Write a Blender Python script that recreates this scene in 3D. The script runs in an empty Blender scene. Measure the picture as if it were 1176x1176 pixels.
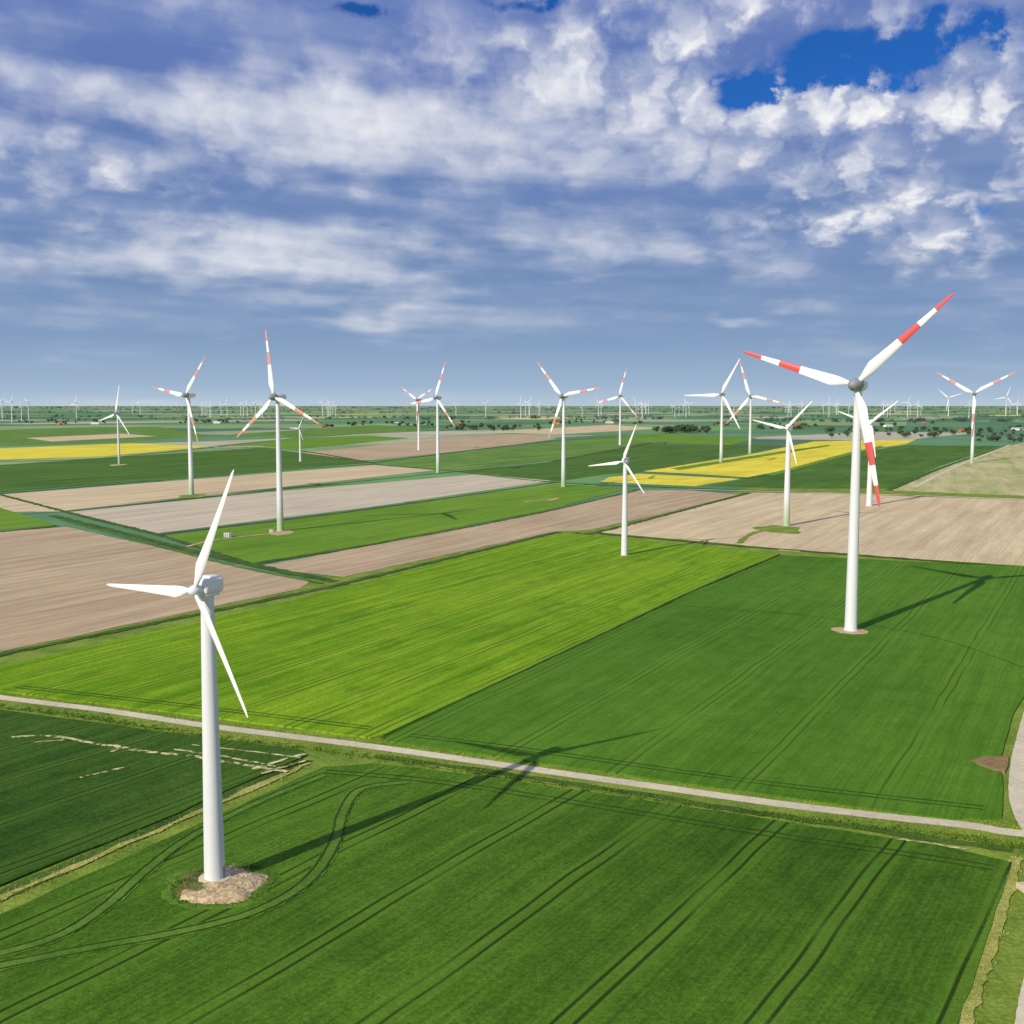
import bpy, bmesh, math, random
from mathutils import Vector, noise as mnoise
random.seed(7)
scene=bpy.context.scene
# ------------------------------------------------------------- survey frame
H=79.0; F=1250.0; P=math.atan(123/F)
SP,CP=math.sin(P),math.cos(P)
def G(u,v):
    x=(u-588)/F; y=(588-v)/F
    dz=-SP+y*CP
    t=-H/dz
    return (x*t, t*(CP+y*SP))
def lin(c):
    r=[]
    for k in c:
        k=k/255.0
        r.append(k/12.92 if k<=0.04045 else ((k+0.055)/1.055)**2.4)
    return r
LIGHT=(.80,.82,1.02)
def alb(*c):
    return tuple(min(0.85,k/l) for k,l in zip(lin(c),LIGHT))+(1,)
def col(*c):
    return tuple(lin(c))+(1,)
# ------------------------------------------------------------- node helpers
class NT:
    def __init__(s,nt): s.nt=nt; s.n=nt.nodes; s.l=nt.links
    def put(s,sock,v):
        if v is None: return
        if hasattr(v,'is_output') or isinstance(v,bpy.types.NodeSocket): s.l.new(v,sock)
        else: sock.default_value=v
    def m(s,op,a,b=None,c=None,clamp=False):
        n=s.n.new('ShaderNodeMath'); n.operation=op; n.use_clamp=clamp
        s.put(n.inputs[0],a); s.put(n.inputs[1],b)
        if c is not None: s.put(n.inputs[2],c)
        return n.outputs[0]
    def mix(s,f,a,b,mode='MIX'):
        n=s.n.new('ShaderNodeMix'); n.data_type='RGBA'; n.blend_type=mode
        s.put(n.inputs[0],f); s.put(n.inputs[6],a); s.put(n.inputs[7],b)
        return n.outputs[2]
    def xyz(s,x,y,z=0.0):
        n=s.n.new('ShaderNodeCombineXYZ'); s.put(n.inputs[0],x); s.put(n.inputs[1],y); s.put(n.inputs[2],z); return n.outputs[0]
    def noise(s,vec,scale=1,detail=2,rough=.5):
        n=s.n.new('ShaderNodeTexNoise'); s.put(n.inputs['Vector'],vec)
        n.inputs['Scale'].default_value=scale; n.inputs['Detail'].default_value=detail; n.inputs['Roughness'].default_value=rough
        return n.outputs[0]
    def noise2(s,x,y,detail=2,rough=.5):
        n=s.n.new('ShaderNodeTexNoise'); n.noise_dimensions='2D'; s.put(n.inputs['Vector'],s.xyz(x,y,0.0))
        n.inputs['Scale'].default_value=1; n.inputs['Detail'].default_value=detail; n.inputs['Roughness'].default_value=rough
        return n.outputs[0]
    def puffs(s,x,y,detail=2,rough=.5):
        n=s.n.new('ShaderNodeTexVoronoi'); n.voronoi_dimensions='2D'; n.feature='F1'; s.put(n.inputs['Vector'],s.xyz(x,y,0.0))
        n.inputs['Scale'].default_value=1; n.inputs['Detail'].default_value=detail; n.inputs['Roughness'].default_value=rough
        return n.outputs['Distance']
    def smooth(s,v,a,b,to0=0.0,to1=1.0):
        n=s.n.new('ShaderNodeMapRange'); n.interpolation_type='SMOOTHSTEP'
        s.put(n.inputs[0],v); n.inputs[1].default_value=a; n.inputs[2].default_value=b
        n.inputs[3].default_value=to0; n.inputs[4].default_value=to1
        return n.outputs[0]
def newmat(name,rough=.9,spec=.2):
    m=bpy.data.materials.new(name); m.use_nodes=True
    t=NT(m.node_tree); b=m.node_tree.nodes['Principled BSDF']
    b.inputs['Roughness'].default_value=rough; b.inputs['Specular IOR Level'].default_value=spec
    return m,t,b
def bump(t,b,h,strength=.5,dist=.3):
    n=t.n.new('ShaderNodeBump'); n.inputs['Strength'].default_value=strength; n.inputs['Distance'].default_value=dist
    t.put(n.inputs['Height'],h); t.l.new(n.outputs[0],b.inputs['Normal'])
def pos(t):
    g=t.n.new('ShaderNodeNewGeometry'); s=t.n.new('ShaderNodeSeparateXYZ'); t.l.new(g.outputs['Position'],s.inputs[0]); return s.outputs[0],s.outputs[1],g.outputs['Position']
def pq(t,az):
    X,Y,Pz=pos(t); a=math.radians(az)
    p=t.m('SUBTRACT',t.m('MULTIPLY',X,math.cos(a)),t.m('MULTIPLY',Y,math.sin(a)))
    q=t.m('ADD',t.m('MULTIPLY',X,math.sin(a)),t.m('MULTIPLY',Y,math.cos(a)))
    return p,q,Pz
def field_mat(name,c1,c2,az=29,spacing=21,offset=0,tram=.6,lw=.33,gap=1.9,streak=.5,tramcol=None,fine=1.0,big=.012,speck=.35,dobump=False,patch=None,blot=1.0,rowk=.3,band=.35):
    m,t,b=newmat(name,.95,.1)
    p0,q,Pv=pq(t,az)
    wob=t.m('MULTIPLY',t.m('SUBTRACT',t.noise2(t.m('MULTIPLY',p0,.03),t.m('MULTIPLY',q,.03),1),.5),1.6)
    p=t.m('ADD',p0,wob)
    n1=t.noise2(t.m('MULTIPLY',p0,big),t.m('MULTIPLY',q,big*.6),4,.6)
    n2=t.noise2(t.m('MULTIPLY',p,band),t.m('MULTIPLY',q,.008),3,.6)
    n3=t.noise(Pv,1.3*fine,3,.8)
    n4=t.noise2(t.m('MULTIPLY',p0,.14),t.m('MULTIPLY',q,.10),3,.6)
    f=t.m('ADD',t.m('ADD',t.m('MULTIPLY',t.m('SUBTRACT',n1,.5),1.9*blot),t.m('MULTIPLY',t.m('SUBTRACT',n2,.5),streak*2.2)),t.m('MULTIPLY',t.m('SUBTRACT',n4,.5),1.0*blot))
    f=t.m('ADD',f,.5,clamp=True)
    c=t.mix(f,alb(*c1),alb(*c2))
    sp=t.smooth(n3,.3,.7,1-speck,1+speck)
    rows=t.noise2(t.m('MULTIPLY',p,1.8),t.m('MULTIPLY',q,.03),2,.6)
    sp=t.m('MULTIPLY',sp,t.smooth(rows,.25,.75,1-streak*rowk,1+streak*rowk))
    c=t.mix(1.0,c,t.xyz(sp,sp,sp),'MULTIPLY')
    if patch:
        pn=t.noise2(t.m('MULTIPLY',p0,.06),t.m('MULTIPLY',q,.02),4,.65)
        c=t.mix(t.smooth(pn,.58,.72,0,.5),c,alb(*patch))
    hgt=n3
    if tram>0:
        fr=t.m('MULTIPLY',t.m('FRACT',t.m('DIVIDE',t.m('SUBTRACT',p,offset),spacing)),spacing)
        dm=t.m('ABSOLUTE',t.m('SUBTRACT',fr,spacing*.5))
        d=t.m('ABSOLUTE',t.m('SUBTRACT',dm,gap*.5))
        brk=t.smooth(t.noise2(t.m('MULTIPLY',p,.1),t.m('MULTIPLY',q,.03),2),.3,.55,.35,1)
        mk=t.m('MULTIPLY',t.smooth(d,lw,lw*.3),brk)
        c=t.mix(t.m('MULTIPLY',t.smooth(dm,gap*1.6,gap*.6),.4),c,alb(*(tramcol or c2)))
        c=t.mix(t.m('MULTIPLY',mk,tram),c,alb(*[k*.5 for k in c1]))
        hgt=t.m('SUBTRACT',n3,t.m('MULTIPLY',mk,.8))
    t.l.new(c,b.inputs['Base Color'])
    if dobump: bump(t,b,hgt,.55,.3)
    return m
def plain_mat(name,c1,c2,scale=1,rough=.9,spec=.2,bs=.4,bd=.1,detail=4,lo=.3,hi=.7):
    m,t,b=newmat(name,rough,spec)
    X,Y,Pv=pos(t)
    n=t.noise(Pv,scale,detail,.65)
    n2=t.noise(Pv,scale*.08,2,.6)
    f=t.m('MULTIPLY',t.m('ADD',t.smooth(n,lo,hi),t.smooth(n2,.3,.7)),.5)
    t.l.new(t.mix(f,alb(*c1),alb(*c2)),b.inputs['Base Color'])
    if bs: bump(t,b,n,bs,bd)
    return m
# ------------------------------------------------------------- mesh helpers
ZN=[0]
def zu():
    ZN[0]+=1; return (ZN[0]%60)*.0011
def mkobj(name,verts,faces,mat=None,smooth=False,fmats=None):
    me=bpy.data.meshes.new(name); me.from_pydata(verts,[],faces)
    mats=mat if isinstance(mat,(list,tuple)) else ([mat] if mat else [])
    for k in mats: me.materials.append(k)
    if fmats:
        for pl,i in zip(me.polygons,fmats): pl.material_index=i
    if smooth:
        for pl in me.polygons: pl.use_smooth=True
    me.update()
    ob=bpy.data.objects.new(name,me); scene.collection.objects.link(ob); return ob
def field(name,px,mat,z=.05,jit=.3,skirt=True):
    z=z+zu()
    pts=[Vector(G(*k)) for k in px]
    out=[]
    for i,a in enumerate(pts):
        b=pts[(i+1)%len(pts)]; L=(b-a).length; n=max(1,min(70,int(L/5))); d=(b-a).normalized() if L>0 else Vector((1,0)); nr=Vector((-d.y,d.x))
        for k in range(n):
            q=a+(b-a)*k/n
            if k>0: q=q+nr*(mnoise.noise(Vector((q.x*.08,q.y*.08,1)))*2*jit+random.uniform(-1,1)*jit)
            out.append(q)
    bm=bmesh.new()
    vs=[bm.verts.new((q.x,q.y,z)) for q in out]
    f=bm.faces.new(vs)
    f.normal_update()
    if f.normal.z<0: f.normal_flip()
    if skirt:
        lo=[bm.verts.new((q.x,q.y,-.14)) for q in out]
        n=len(out)
        for i in range(n): bm.faces.new((vs[i],lo[i],lo[(i+1)%n],vs[(i+1)%n]))
    bmesh.ops.triangulate(bm,faces=[f])
    bmesh.ops.recalc_face_normals(bm,faces=bm.faces[:])
    me=bpy.data.meshes.new(name); bm.to_mesh(me); bm.free(); me.materials.append(mat)
    ob=bpy.data.objects.new(name,me); scene.collection.objects.link(ob); ob["kind"]="structure"; return ob
def catmull(pts,seg=8):
    out=[]; n=len(pts)
    for i in range(n-1):
        p0=pts[max(0,i-1)];p1=pts[i];p2=pts[i+1];p3=pts[min(n-1,i+2)]
        for k in range(seg):
            s=k/seg
            out.append(.5*((2*p1)+(-p0+p2)*s+(2*p0-5*p1+4*p2-p3)*s*s+(-p0+3*p1-3*p2+p3)*s**3))
    out.append(pts[-1]); return out
def ribbon(name,px,w,z,mat,jit=0.0,seg=10,off=0.0):
    z=z+zu()
    pts=catmull([Vector(G(*k)) for k in px],seg)
    res=[pts[0]]
    for a,b in zip(pts,pts[1:]):
        L=(b-a).length; n=max(1,min(30,int(L/3)))
        for k in range(1,n+1): res.append(a+(b-a)*k/n)
    V=[];Fc=[]
    for i,q in enumerate(res):
        d=(res[min(i+1,len(res)-1)]-res[max(i-1,0)]).normalized(); nr=Vector((-d.y,d.x))
        a=q+nr*(off+w/2+random.uniform(-jit,jit)); b=q+nr*(off-w/2+random.uniform(-jit,jit))
        V+= [(a.x,a.y,z),(b.x,b.y,z)]
    for i in range(len(res)-1): Fc.append((2*i,2*i+1,2*i+3,2*i+2))
    o=mkobj(name,V,Fc,mat); o["kind"]="structure"; return o,res
# ------------------------------------------------------------- camera
cam=bpy.data.cameras.new("camera"); co=bpy.data.objects.new("camera",cam); scene.collection.objects.link(co)
cam.sensor_width=36; cam.lens=36*F/1176; cam.clip_end=200000; cam.clip_start=.5
co.location=(0,0,H); co.rotation_euler=(math.pi/2-P,0,0); scene.camera=co
# ------------------------------------------------------------- sun + world
SAZ=220.0; SEL=29.2
sun=bpy.data.lights.new("sun","SUN"); sun.energy=4.4; sun.angle=math.radians(.5); sun.color=(1,.93,.82)
so=bpy.data.objects.new("sun",sun); scene.collection.objects.link(so)
sd=Vector((math.sin(math.radians(SAZ))*math.cos(math.radians(SEL)),math.cos(math.radians(SAZ))*math.cos(math.radians(SEL)),math.sin(math.radians(SEL))))
so.rotation_euler=sd.to_track_quat('Z','Y').to_euler(); so.location=(0,0,300)
w=bpy.data.worlds.new("World"); scene.world=w; w.use_nodes=True
try:
    w.cycles.sampling_method='MANUAL'; w.cycles.sample_map_resolution=128
except Exception as ex: print(ex)
t=NT(w.node_tree)
for n in list(t.n): t.n.remove(n)
sky=t.n.new('ShaderNodeTexSky'); sky.sky_type='NISHITA'; sky.sun_disc=False; sky.sun_elevation=math.radians(SEL); sky.sun_rotation=math.radians(SAZ)
tc=t.n.new('ShaderNodeTexCoord'); sx=t.n.new('ShaderNodeSeparateXYZ'); t.l.new(tc.outputs['Generated'],sx.inputs[0])
az=t.m('MULTIPLY',t.m('ARCTAN2',sx.outputs[0],sx.outputs[1]),57.2958)
el=t.m('MULTIPLY',t.m('ARCSINE',sx.outputs[2]),57.2958)
wv=t.m('MULTIPLY',t.m('LOGARITHM',t.m('ADD',t.m('MULTIPLY',t.m('MAXIMUM',el,0.0),.16),1.0),math.e),12.0)
wn=t.noise2(t.m('MULTIPLY',az,.20),t.m('MULTIPLY',wv,.5),2,.5)
wn2=t.noise2(t.m('ADD',t.m('MULTIPLY',az,.20),31.0),t.m('MULTIPLY',wv,.5),2,.5)
azw=t.m('ADD',az,t.m('MULTIPLY',t.m('SUBTRACT',wn,.5),5.0))
elw=t.m('ADD',el,t.m('MULTIPLY',t.m('SUBTRACT',wn2,.5),3.0))
tilt=t.m('ADD',wv,t.m('MULTIPLY',az,.04))
A=t.noise2(t.m('MULTIPLY',az,.075),t.m('MULTIPLY',tilt,.40),3,.5)
S=t.noise2(t.m('ADD',t.m('MULTIPLY',azw,.12),77.0),t.m('MULTIPLY',tilt,.85),4,.5)
B=t.noise2(t.m('ADD',t.m('MULTIPLY',az,.30),12.0),t.m('MULTIPLY',wv,.80),5,.52)
E=t.noise2(t.m('ADD',t.m('MULTIPLY',az,.70),5.0),t.m('MULTIPLY',wv,1.6),4,.6)
Bt=t.m('SUBTRACT',B,.5)
Et=t.m('SUBTRACT',E,.5)
vx=t.m('ADD',az,t.m('MULTIPLY',Et,2.4)); vy=t.m('ADD',wv,t.m('MULTIPLY',Bt,1.8))
PF=t.m('SUBTRACT',.42,t.puffs(t.m('MULTIPLY',vx,.36),t.m('MULTIPLY',vy,.62),2,.45))
PG=t.m('SUBTRACT',.42,t.puffs(t.m('MULTIPLY',t.m('ADD',vx,.35),.36),t.m('MULTIPLY',t.m('SUBTRACT',vy,.45),.62),0,.5))
def ae(u,v):
    x=(u-588)/F;y=(588-v)/F; d=Vector((x,CP+y*SP,-SP+y*CP)).normalized()
    return math.degrees(math.atan2(d.x,d.y)),math.degrees(math.asin(d.z))
K=57.2958/F
def blobs(lst,a_,e_):
    tot=None
    for (u,v,su,sv,am) in lst:
        a0,e0=ae(u,v)
        dx=t.m('MULTIPLY_ADD',a_,1/(su*K),-a0/(su*K)); dy=t.m('MULTIPLY_ADD',e_,1/(sv*K),-e0/(sv*K))
        r=t.m('MULTIPLY_ADD',dx,dx,t.m('MULTIPLY',dy,dy))
        g=t.m('POWER',.36788,r)
        tot=t.m('MULTIPLY',g,am) if tot is None else t.m('MULTIPLY_ADD',g,am,tot)
    return tot
W=blobs([(330,132,240,34,.38),(600,105,220,42,.26),(110,195,110,26,.28),(290,268,120,20,.30),
 (190,306,220,15,.32),(1080,130,130,44,.62),(1140,70,80,40,.3),(900,130,130,34,.32),(1030,254,120,38,.62),(870,30,150,30,.34),(730,60,110,45,.32),
 (680,180,170,26,.24),(420,366,75,9,.38),(862,367,35,11,.5),(640,292,190,18,.20),(770,215,60,18,.16),
 (110,40,210,45,-.14),(50,135,80,24,-.18),(490,235,140,26,-.26),(800,330,340,18,-.20),(600,430,1500,50,-.36)],azw,elw)
cum=t.m('MINIMUM',blobs([(1060,120,230,80,1.0),(1040,250,150,60,1.0),(780,40,240,60,.8),(120,200,180,50,.4)],az,el),1.0)
hi=t.smooth(el,2.0,8.0,.30,1.0)
puff=t.m('MULTIPLY',PF,t.m('MULTIPLY_ADD',cum,.78,.14))
brk=t.m('MULTIPLY',Bt,t.m('MULTIPLY_ADD',cum,.20,.55))
strk=t.m('MULTIPLY',t.m('SUBTRACT',S,.5),t.m('MULTIPLY_ADD',cum,-.4,.72))
fl=t.m('MULTIPLY',Et,t.m('MULTIPLY_ADD',cum,.22,.14))
det=t.m('MULTIPLY',t.m('ADD',t.m('ADD',puff,strk),t.m('ADD',fl,brk)),hi)
D=t.m('ADD',t.m('ADD',W,.28),t.m('ADD',t.m('MULTIPLY',t.m('SUBTRACT',A,.5),.85),det))
white=t.smooth(D,.02,.98)
gr=t.n.new('ShaderNodeValToRGB'); t.l.new(t.m('DIVIDE',el,20.0,clamp=True),gr.inputs[0])
cr=gr.color_ramp; cr.elements[0].position=0; cr.elements[0].color=col(182,201,216); cr.elements[1].position=1; cr.elements[1].color=col(98,122,186)
for p_,c_ in [(.05,(158,182,207)),(.16,(132,159,194)),(.33,(114,142,185)),(.7,(98,124,182))]:
    e=cr.elements.new(p_); e.color=col(*c_)
basec=t.mix(t.m('MULTIPLY',t.smooth(S,.35,.7,0,.35),hi),gr.outputs[0],col(156,172,206))
lit=t.m('ADD',t.m('MULTIPLY',t.m('MULTIPLY',t.m('SUBTRACT',PG,PF),t.m('MULTIPLY_ADD',cum,.9,.1)),-1.7),.64,clamp=True)
wcol=t.mix(lit,col(186,194,216),col(250,249,250))
cloud=t.mix(white,basec,wcol)
Hn=blobs([(880,100,62,15,.9),(965,68,62,19,.9),(1070,42,78,24,1.0),(408,14,32,9,.5),(1130,243,18,8,.45),(600,0,60,6,.4),(1015,95,45,9,.5),(835,92,20,8,.4)],t.m('ADD',az,t.m('MULTIPLY',Et,2.4)),t.m('ADD',el,t.m('MULTIPLY',Bt,1.6)))
hk=t.m('MINIMUM',t.m('MULTIPLY',Hn,2.0),1.0)
Hd=t.m('ADD',Hn,t.m('MULTIPLY',hk,t.m('ADD',t.m('MULTIPLY',PF,-.8),t.m('ADD',t.m('MULTIPLY',Et,-2.4),t.m('MULTIPLY',t.m('SUBTRACT',S,.5),-1.6)))))
hole=t.smooth(Hd,.14,.95)
skyc=t.mix(1.0,sky.outputs[0],(.09,.36,.88,1),'MULTIPLY')
b1=t.n.new('ShaderNodeBackground'); t.l.new(cloud,b1.inputs[0]); b1.inputs[1].default_value=1.0
b2=t.n.new('ShaderNodeBackground'); t.l.new(skyc,b2.inputs[0]); b2.inputs[1].default_value=.1
ms=t.n.new('ShaderNodeMixShader'); t.l.new(hole,ms.inputs[0]); t.l.new(b1.outputs[0],ms.inputs[1]); t.l.new(b2.outputs[0],ms.inputs[2])
ow=t.n.new('ShaderNodeOutputWorld'); t.l.new(ms.outputs[0],ow.inputs[0])
# ------------------------------------------------------------- ground sheet
gm,t,b=newmat("hazed_farmland",.95,.1)
p,q,Pv=pq(t,29)
wq=t.m('MULTIPLY',t.noise(Pv,.0006,1),900)
cp=t.m('DIVIDE',t.m('ADD',p,wq),330.0)
cpf=t.m('FLOOR',cp)
wnn=t.n.new('ShaderNodeTexWhiteNoise'); wnn.noise_dimensions='1D'; t.l.new(cpf,wnn.inputs['W'])
cq=t.m('DIVIDE',t.m('ADD',q,t.m('MULTIPLY',wnn.outputs[0],900)),880.0)
wn=t.n.new('ShaderNodeTexWhiteNoise'); wn.noise_dimensions='2D'; t.l.new(t.xyz(cpf,t.m('FLOOR',cq)),wn.inputs['Vector'])
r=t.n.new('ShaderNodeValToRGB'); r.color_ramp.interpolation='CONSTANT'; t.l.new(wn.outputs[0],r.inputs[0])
e=r.color_ramp.elements; e[0].position=0; e[0].color=alb(80,118,86); e[1].position=.2; e[1].color=alb(98,136,90)  # parcel colours paled and blued, distance haze painted into them
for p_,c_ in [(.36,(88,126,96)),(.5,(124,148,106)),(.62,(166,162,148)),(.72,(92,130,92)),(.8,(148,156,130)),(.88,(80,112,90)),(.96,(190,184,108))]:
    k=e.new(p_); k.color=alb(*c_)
n=t.noise(Pv,.02,3,.6); n2=t.noise(Pv,.0015,3,.6)
v=t.m('MULTIPLY',t.smooth(n,.25,.75,.88,1.12),t.smooth(n2,.3,.7,.82,1.18))
c=t.mix(1.0,r.outputs[0],t.xyz(v,v,v),'MULTIPLY')
ep=t.m('ABSOLUTE',t.m('SUBTRACT',t.m('FRACT',cp),.5)); eq=t.m('ABSOLUTE',t.m('SUBTRACT',t.m('FRACT',cq),.5))
edge=t.m('MAXIMUM',t.smooth(ep,.478,.49),t.smooth(eq,.488,.496))
c=t.mix(t.m('MULTIPLY',edge,.6),c,alb(64,94,74))
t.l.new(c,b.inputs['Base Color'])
xs=[-70000,-40000,-20000,-9000,-4000,-2000,-1000,-600,-300,-150,0,150,300,600,1000,2000,4000,9000,20000,40000,70000]
ys=[-2000,-500,0,100,200,300,400,600,900,1400,2000,3000,5000,9000,16000,30000,50000,80000]
V=[(x,y,-.15) for y in ys for x in xs]; nx=len(xs)
Fc=[(j*nx+i,j*nx+i+1,(j+1)*nx+i+1,(j+1)*nx+i) for j in range(len(ys)-1) for i in range(nx-1)]
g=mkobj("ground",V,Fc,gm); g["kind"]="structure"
# ------------------------------------------------------------- field materials
def off_for(az,spacing,x,y):
    a=math.radians(az); p=x*math.cos(a)-y*math.sin(a); return p-spacing/2
m_near=field_mat("near_wheat",(48,82,16),(76,110,30),33.3,20.5,off_for(33.3,20.5,6.9,132.4),.85,.42,2.4,.5,speck=.28,tramcol=(88,124,38),dobump=True,blot=.9,rowk=.3)
m_nearl=field_mat("left_wheat",(42,72,20),(68,98,32),33.3,20.5,4,.75,.42,2.2,.55,speck=.30,tramcol=(74,106,36),dobump=True,blot=1.0,rowk=.3)
m_bright=field_mat("bright_wheat",(80,120,8),(120,152,30),28.5,20.5,off_for(28.5,20.5,-31,262),.65,.5,2.4,1.0,speck=.22,tramcol=(126,158,38),dobump=True,patch=(64,104,12),blot=.75,rowk=.2,band=.3)
m_mid=field_mat("mid_wheat",(58,98,20),(84,122,36),29,27,3,.5,.4,2.2,.45,speck=.16,dobump=True,tramcol=(88,126,38),blot=.8,rowk=.25)
m_brown=field_mat("bare_soil",(152,130,110),(184,164,142),29,9,2,.3,.8,2.0,1.0,speck=.05,fine=.5,blot=.5,rowk=.08,band=.16)
m_tan=field_mat("tan_soil",(172,152,128),(202,184,158),29,12,2,.22,.8,2.0,.9,speck=.04,fine=.4,blot=.5,rowk=.06,band=.12)
m_pink=field_mat("pale_soil",(168,156,144),(194,182,168),29,15,2,.2,.9,2.2,.9,speck=.03,fine=.4,blot=.3,rowk=.05,band=.1)
m_grn=field_mat("meadow",(78,116,28),(110,142,48),29,25,2,.3,.8,2.2,.6,speck=.08,fine=.4,blot=.6,rowk=.1,band=.12)
m_dkg=field_mat("dark_wheat",(56,90,34),(84,114,46),29,25,2,.3,.9,2.2,.8,speck=.06,fine=.3,blot=.6,rowk=.1,band=.05)
m_dkg2=field_mat("blue_wheat",(70,106,48),(108,138,64),29,25,2,.3,.9,2.2,.9,speck=.06,fine=.3,blot=.6,rowk=.1,band=.04)
m_yel=field_mat("rapeseed",(194,176,56),(230,204,76),29,30,2,.3,.9,2.2,1.0,speck=.05,fine=.3,blot=.6,rowk=.05,band=.03)
m_str=field_mat("striped_field",(142,150,100),(182,172,136),22,18,2,.1,2.2,4,1.5,speck=.02,fine=.3,blot=.1,rowk=.02,band=.05)
m_verge=plain_mat("verge_green",(74,104,24),(134,150,62),1.1,bs=.8,bd=.4)
m_ditch=plain_mat("ditch_green",(40,66,18),(82,108,38),.9,bs=.9,bd=.6)
m_dry=plain_mat("dry_reed",(112,124,50),(172,168,100),1.0,bs=.8,bd=.4)
m_gravel=plain_mat("gravel",(146,124,96),(196,176,144),1.6,bs=.6,bd=.15)
m_road=plain_mat("concrete_road",(170,160,144),(206,196,178),.7,rough=.85,bs=.2,bd=.03)
m_mark=plain_mat("track_and_line",(28,52,6),(52,80,16),1.2,bs=.8,bd=.3)
m_lcrop=plain_mat("thin_crop",(62,96,20),(92,126,40),.9,bs=.8,bd=.3)
m_bare=plain_mat("bare_patch",(140,142,96),(214,206,172),1.2,bs=.4,bd=.1)
m_trace,t,b=newmat("broken_dry_patch",.95,.1)
X_,Y_,Pv=pos(t); n=t.noise(Pv,.45,4,.7)
t.l.new(t.mix(t.smooth(n,.40,.58),alb(52,82,26),alb(200,190,152)),b.inputs['Base Color'])
m_soil=plain_mat("brown_soil",(110,92,62),(156,132,98),1.2,bs=.6,bd=.15)
# ------------------------------------------------------------- fields
CR=.3
field("verge_land",[(-200,1400),(-260,792),(0,742),(380,660),(640,606),(700,604),(860,560),(1300,560),(1500,700),(1500,1400)],m_verge,-.12,.3,skirt=False)
field("wheat_field",[(0,1052),(372,882),(430,878),(560,893),(870,940),(1080,973),(1162,992),(1150,1030),(1100,1180),(1040,1400),(-220,1400),(-300,1180)],m_near,CR,.25)
field("wheat_field",[(-300,790),(0,816),(200,843),(345,862),(352,868),(180,945),(0,1018),(-300,1130)],m_nearl,CR,.25)
field("wheat_field",[(-60,786),(0,766),(345,688),(630,616),(658,613),(894,637),(802,676),(643,751),(440,845),(425,848),(240,824),(0,794),(-60,787)],m_bright,CR,.12)
field("wheat_field",[(898,638),(1180,652),(1340,660),(1300,700),(1200,765),(1164,820),(1148,872),(1152,910),(1150,940),(1090,942),(870,912),(600,874),(444,852),(442,846),(645,752),(804,677)],m_mid,CR,.12)
ribbon("field_boundary",[(438,849),(540,800),(644,751.5),(803,676.5),(896,637)],.9,CR+.08,m_mark,jit=.15)
field("bare_field",[(0,611),(76,605),(355,668),(345,676),(0,748),(-130,776),(-300,640)],m_brown,.02,.4)
field("bare_field",[(294,651),(430,626),(620,590),(735,563),(790,563),(848,568),(770,588),(680,608),(640,610),(396,662)],m_brown,.03,.4)
field("meadow",[(185,616),(420,586),(640,556),(722,561),(618,588),(430,624),(292,646)],m_grn,.05,.4)
field("bare_field",[(78,588),(300,566),(545,545),(634,552),(420,583),(182,612)],m_pink,.03,.4)
field("bare_field",[(-300,590),(0,568),(430,534),(500,540),(300,562),(70,587)],m_tan,.03,.4)
field("meadow",[(-300,596),(0,583),(66,603),(0,609),(-300,632)],m_grn,.05,.4)
field("bare_field",[(690,611),(780,588),(866,566),(1000,567),(1176,573),(1400,580),(1400,662),(1176,649),(900,632),(848,625)],m_tan,.03,.4)
field("wheat_field",[(-300,556),(0,534),(300,514),(430,531),(300,541),(0,565),(-300,583)],m_dkg,.05,.5)
field("rapeseed_field",[(-300,530),(0,515),(150,509),(240,513),(120,524),(0,528),(-300,543)],m_yel,.06,.5)
field("wheat_field",[(-300,500),(0,494),(180,490),(240,500),(150,507),(0,512),(-300,525)],m_dkg2,.05,.5)
field("meadow",[(245,512),(340,503),(420,500),(470,503),(340,516),(300,512)],m_grn,.05,.5)
field("bare_field",[(350,520),(520,503),(600,499),(640,504),(560,515),(430,528),(390,529)],m_brown,.03,.5)
field("wheat_field",[(436,532),(640,507),(740,509),(640,528),(520,540)],m_dkg2,.05,.5)
field("wheat_field",[(525,541),(640,530),(746,510),(900,512),(750,540),(690,545),(640,553)],m_dkg,.05,.5)
field("meadow",[(650,507),(760,498),(870,503),(840,511),(745,508)],m_grn,.05,.5)
field("rapeseed_field",[(740,541),(850,524),(935,507),(1052,505),(1040,510),(980,518),(900,540),(860,548),(800,544)],m_yel,.06,.5)
field("rapeseed_field",[(700,548),(735,544),(850,550),(800,558),(750,556),(690,553)],m_yel,.06,.5)
field("meadow",[(770,538),(880,521),(950,511),(955,512),(885,523),(780,540)],m_grn,.16,.5)
field("meadow",[(880,545),(960,524),(1010,512),(1016,513),(967,525),(888,546)],m_grn,.16,.5)
field("wheat_field",[(812,558),(862,550),(910,541),(985,519),(1045,511),(1150,512),(1080,535),(1020,561),(900,561)],m_dkg,.05,.5)
field("striped_field",[(1026,563),(1085,537),(1155,513),(1176,508),(1400,512),(1400,576),(1176,569)],m_str,.04,.5)
field("wheat_field",[(250,500),(430,488),(520,494),(420,498),(330,502)],m_dkg2,.05,.5)
field("bare_field",[(560,496),(700,488),(760,492),(640,499)],m_tan,.03,.5)
field("bare_field",[(30,503),(140,498),(180,501),(60,507)],m_tan,.1,.5)
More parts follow.
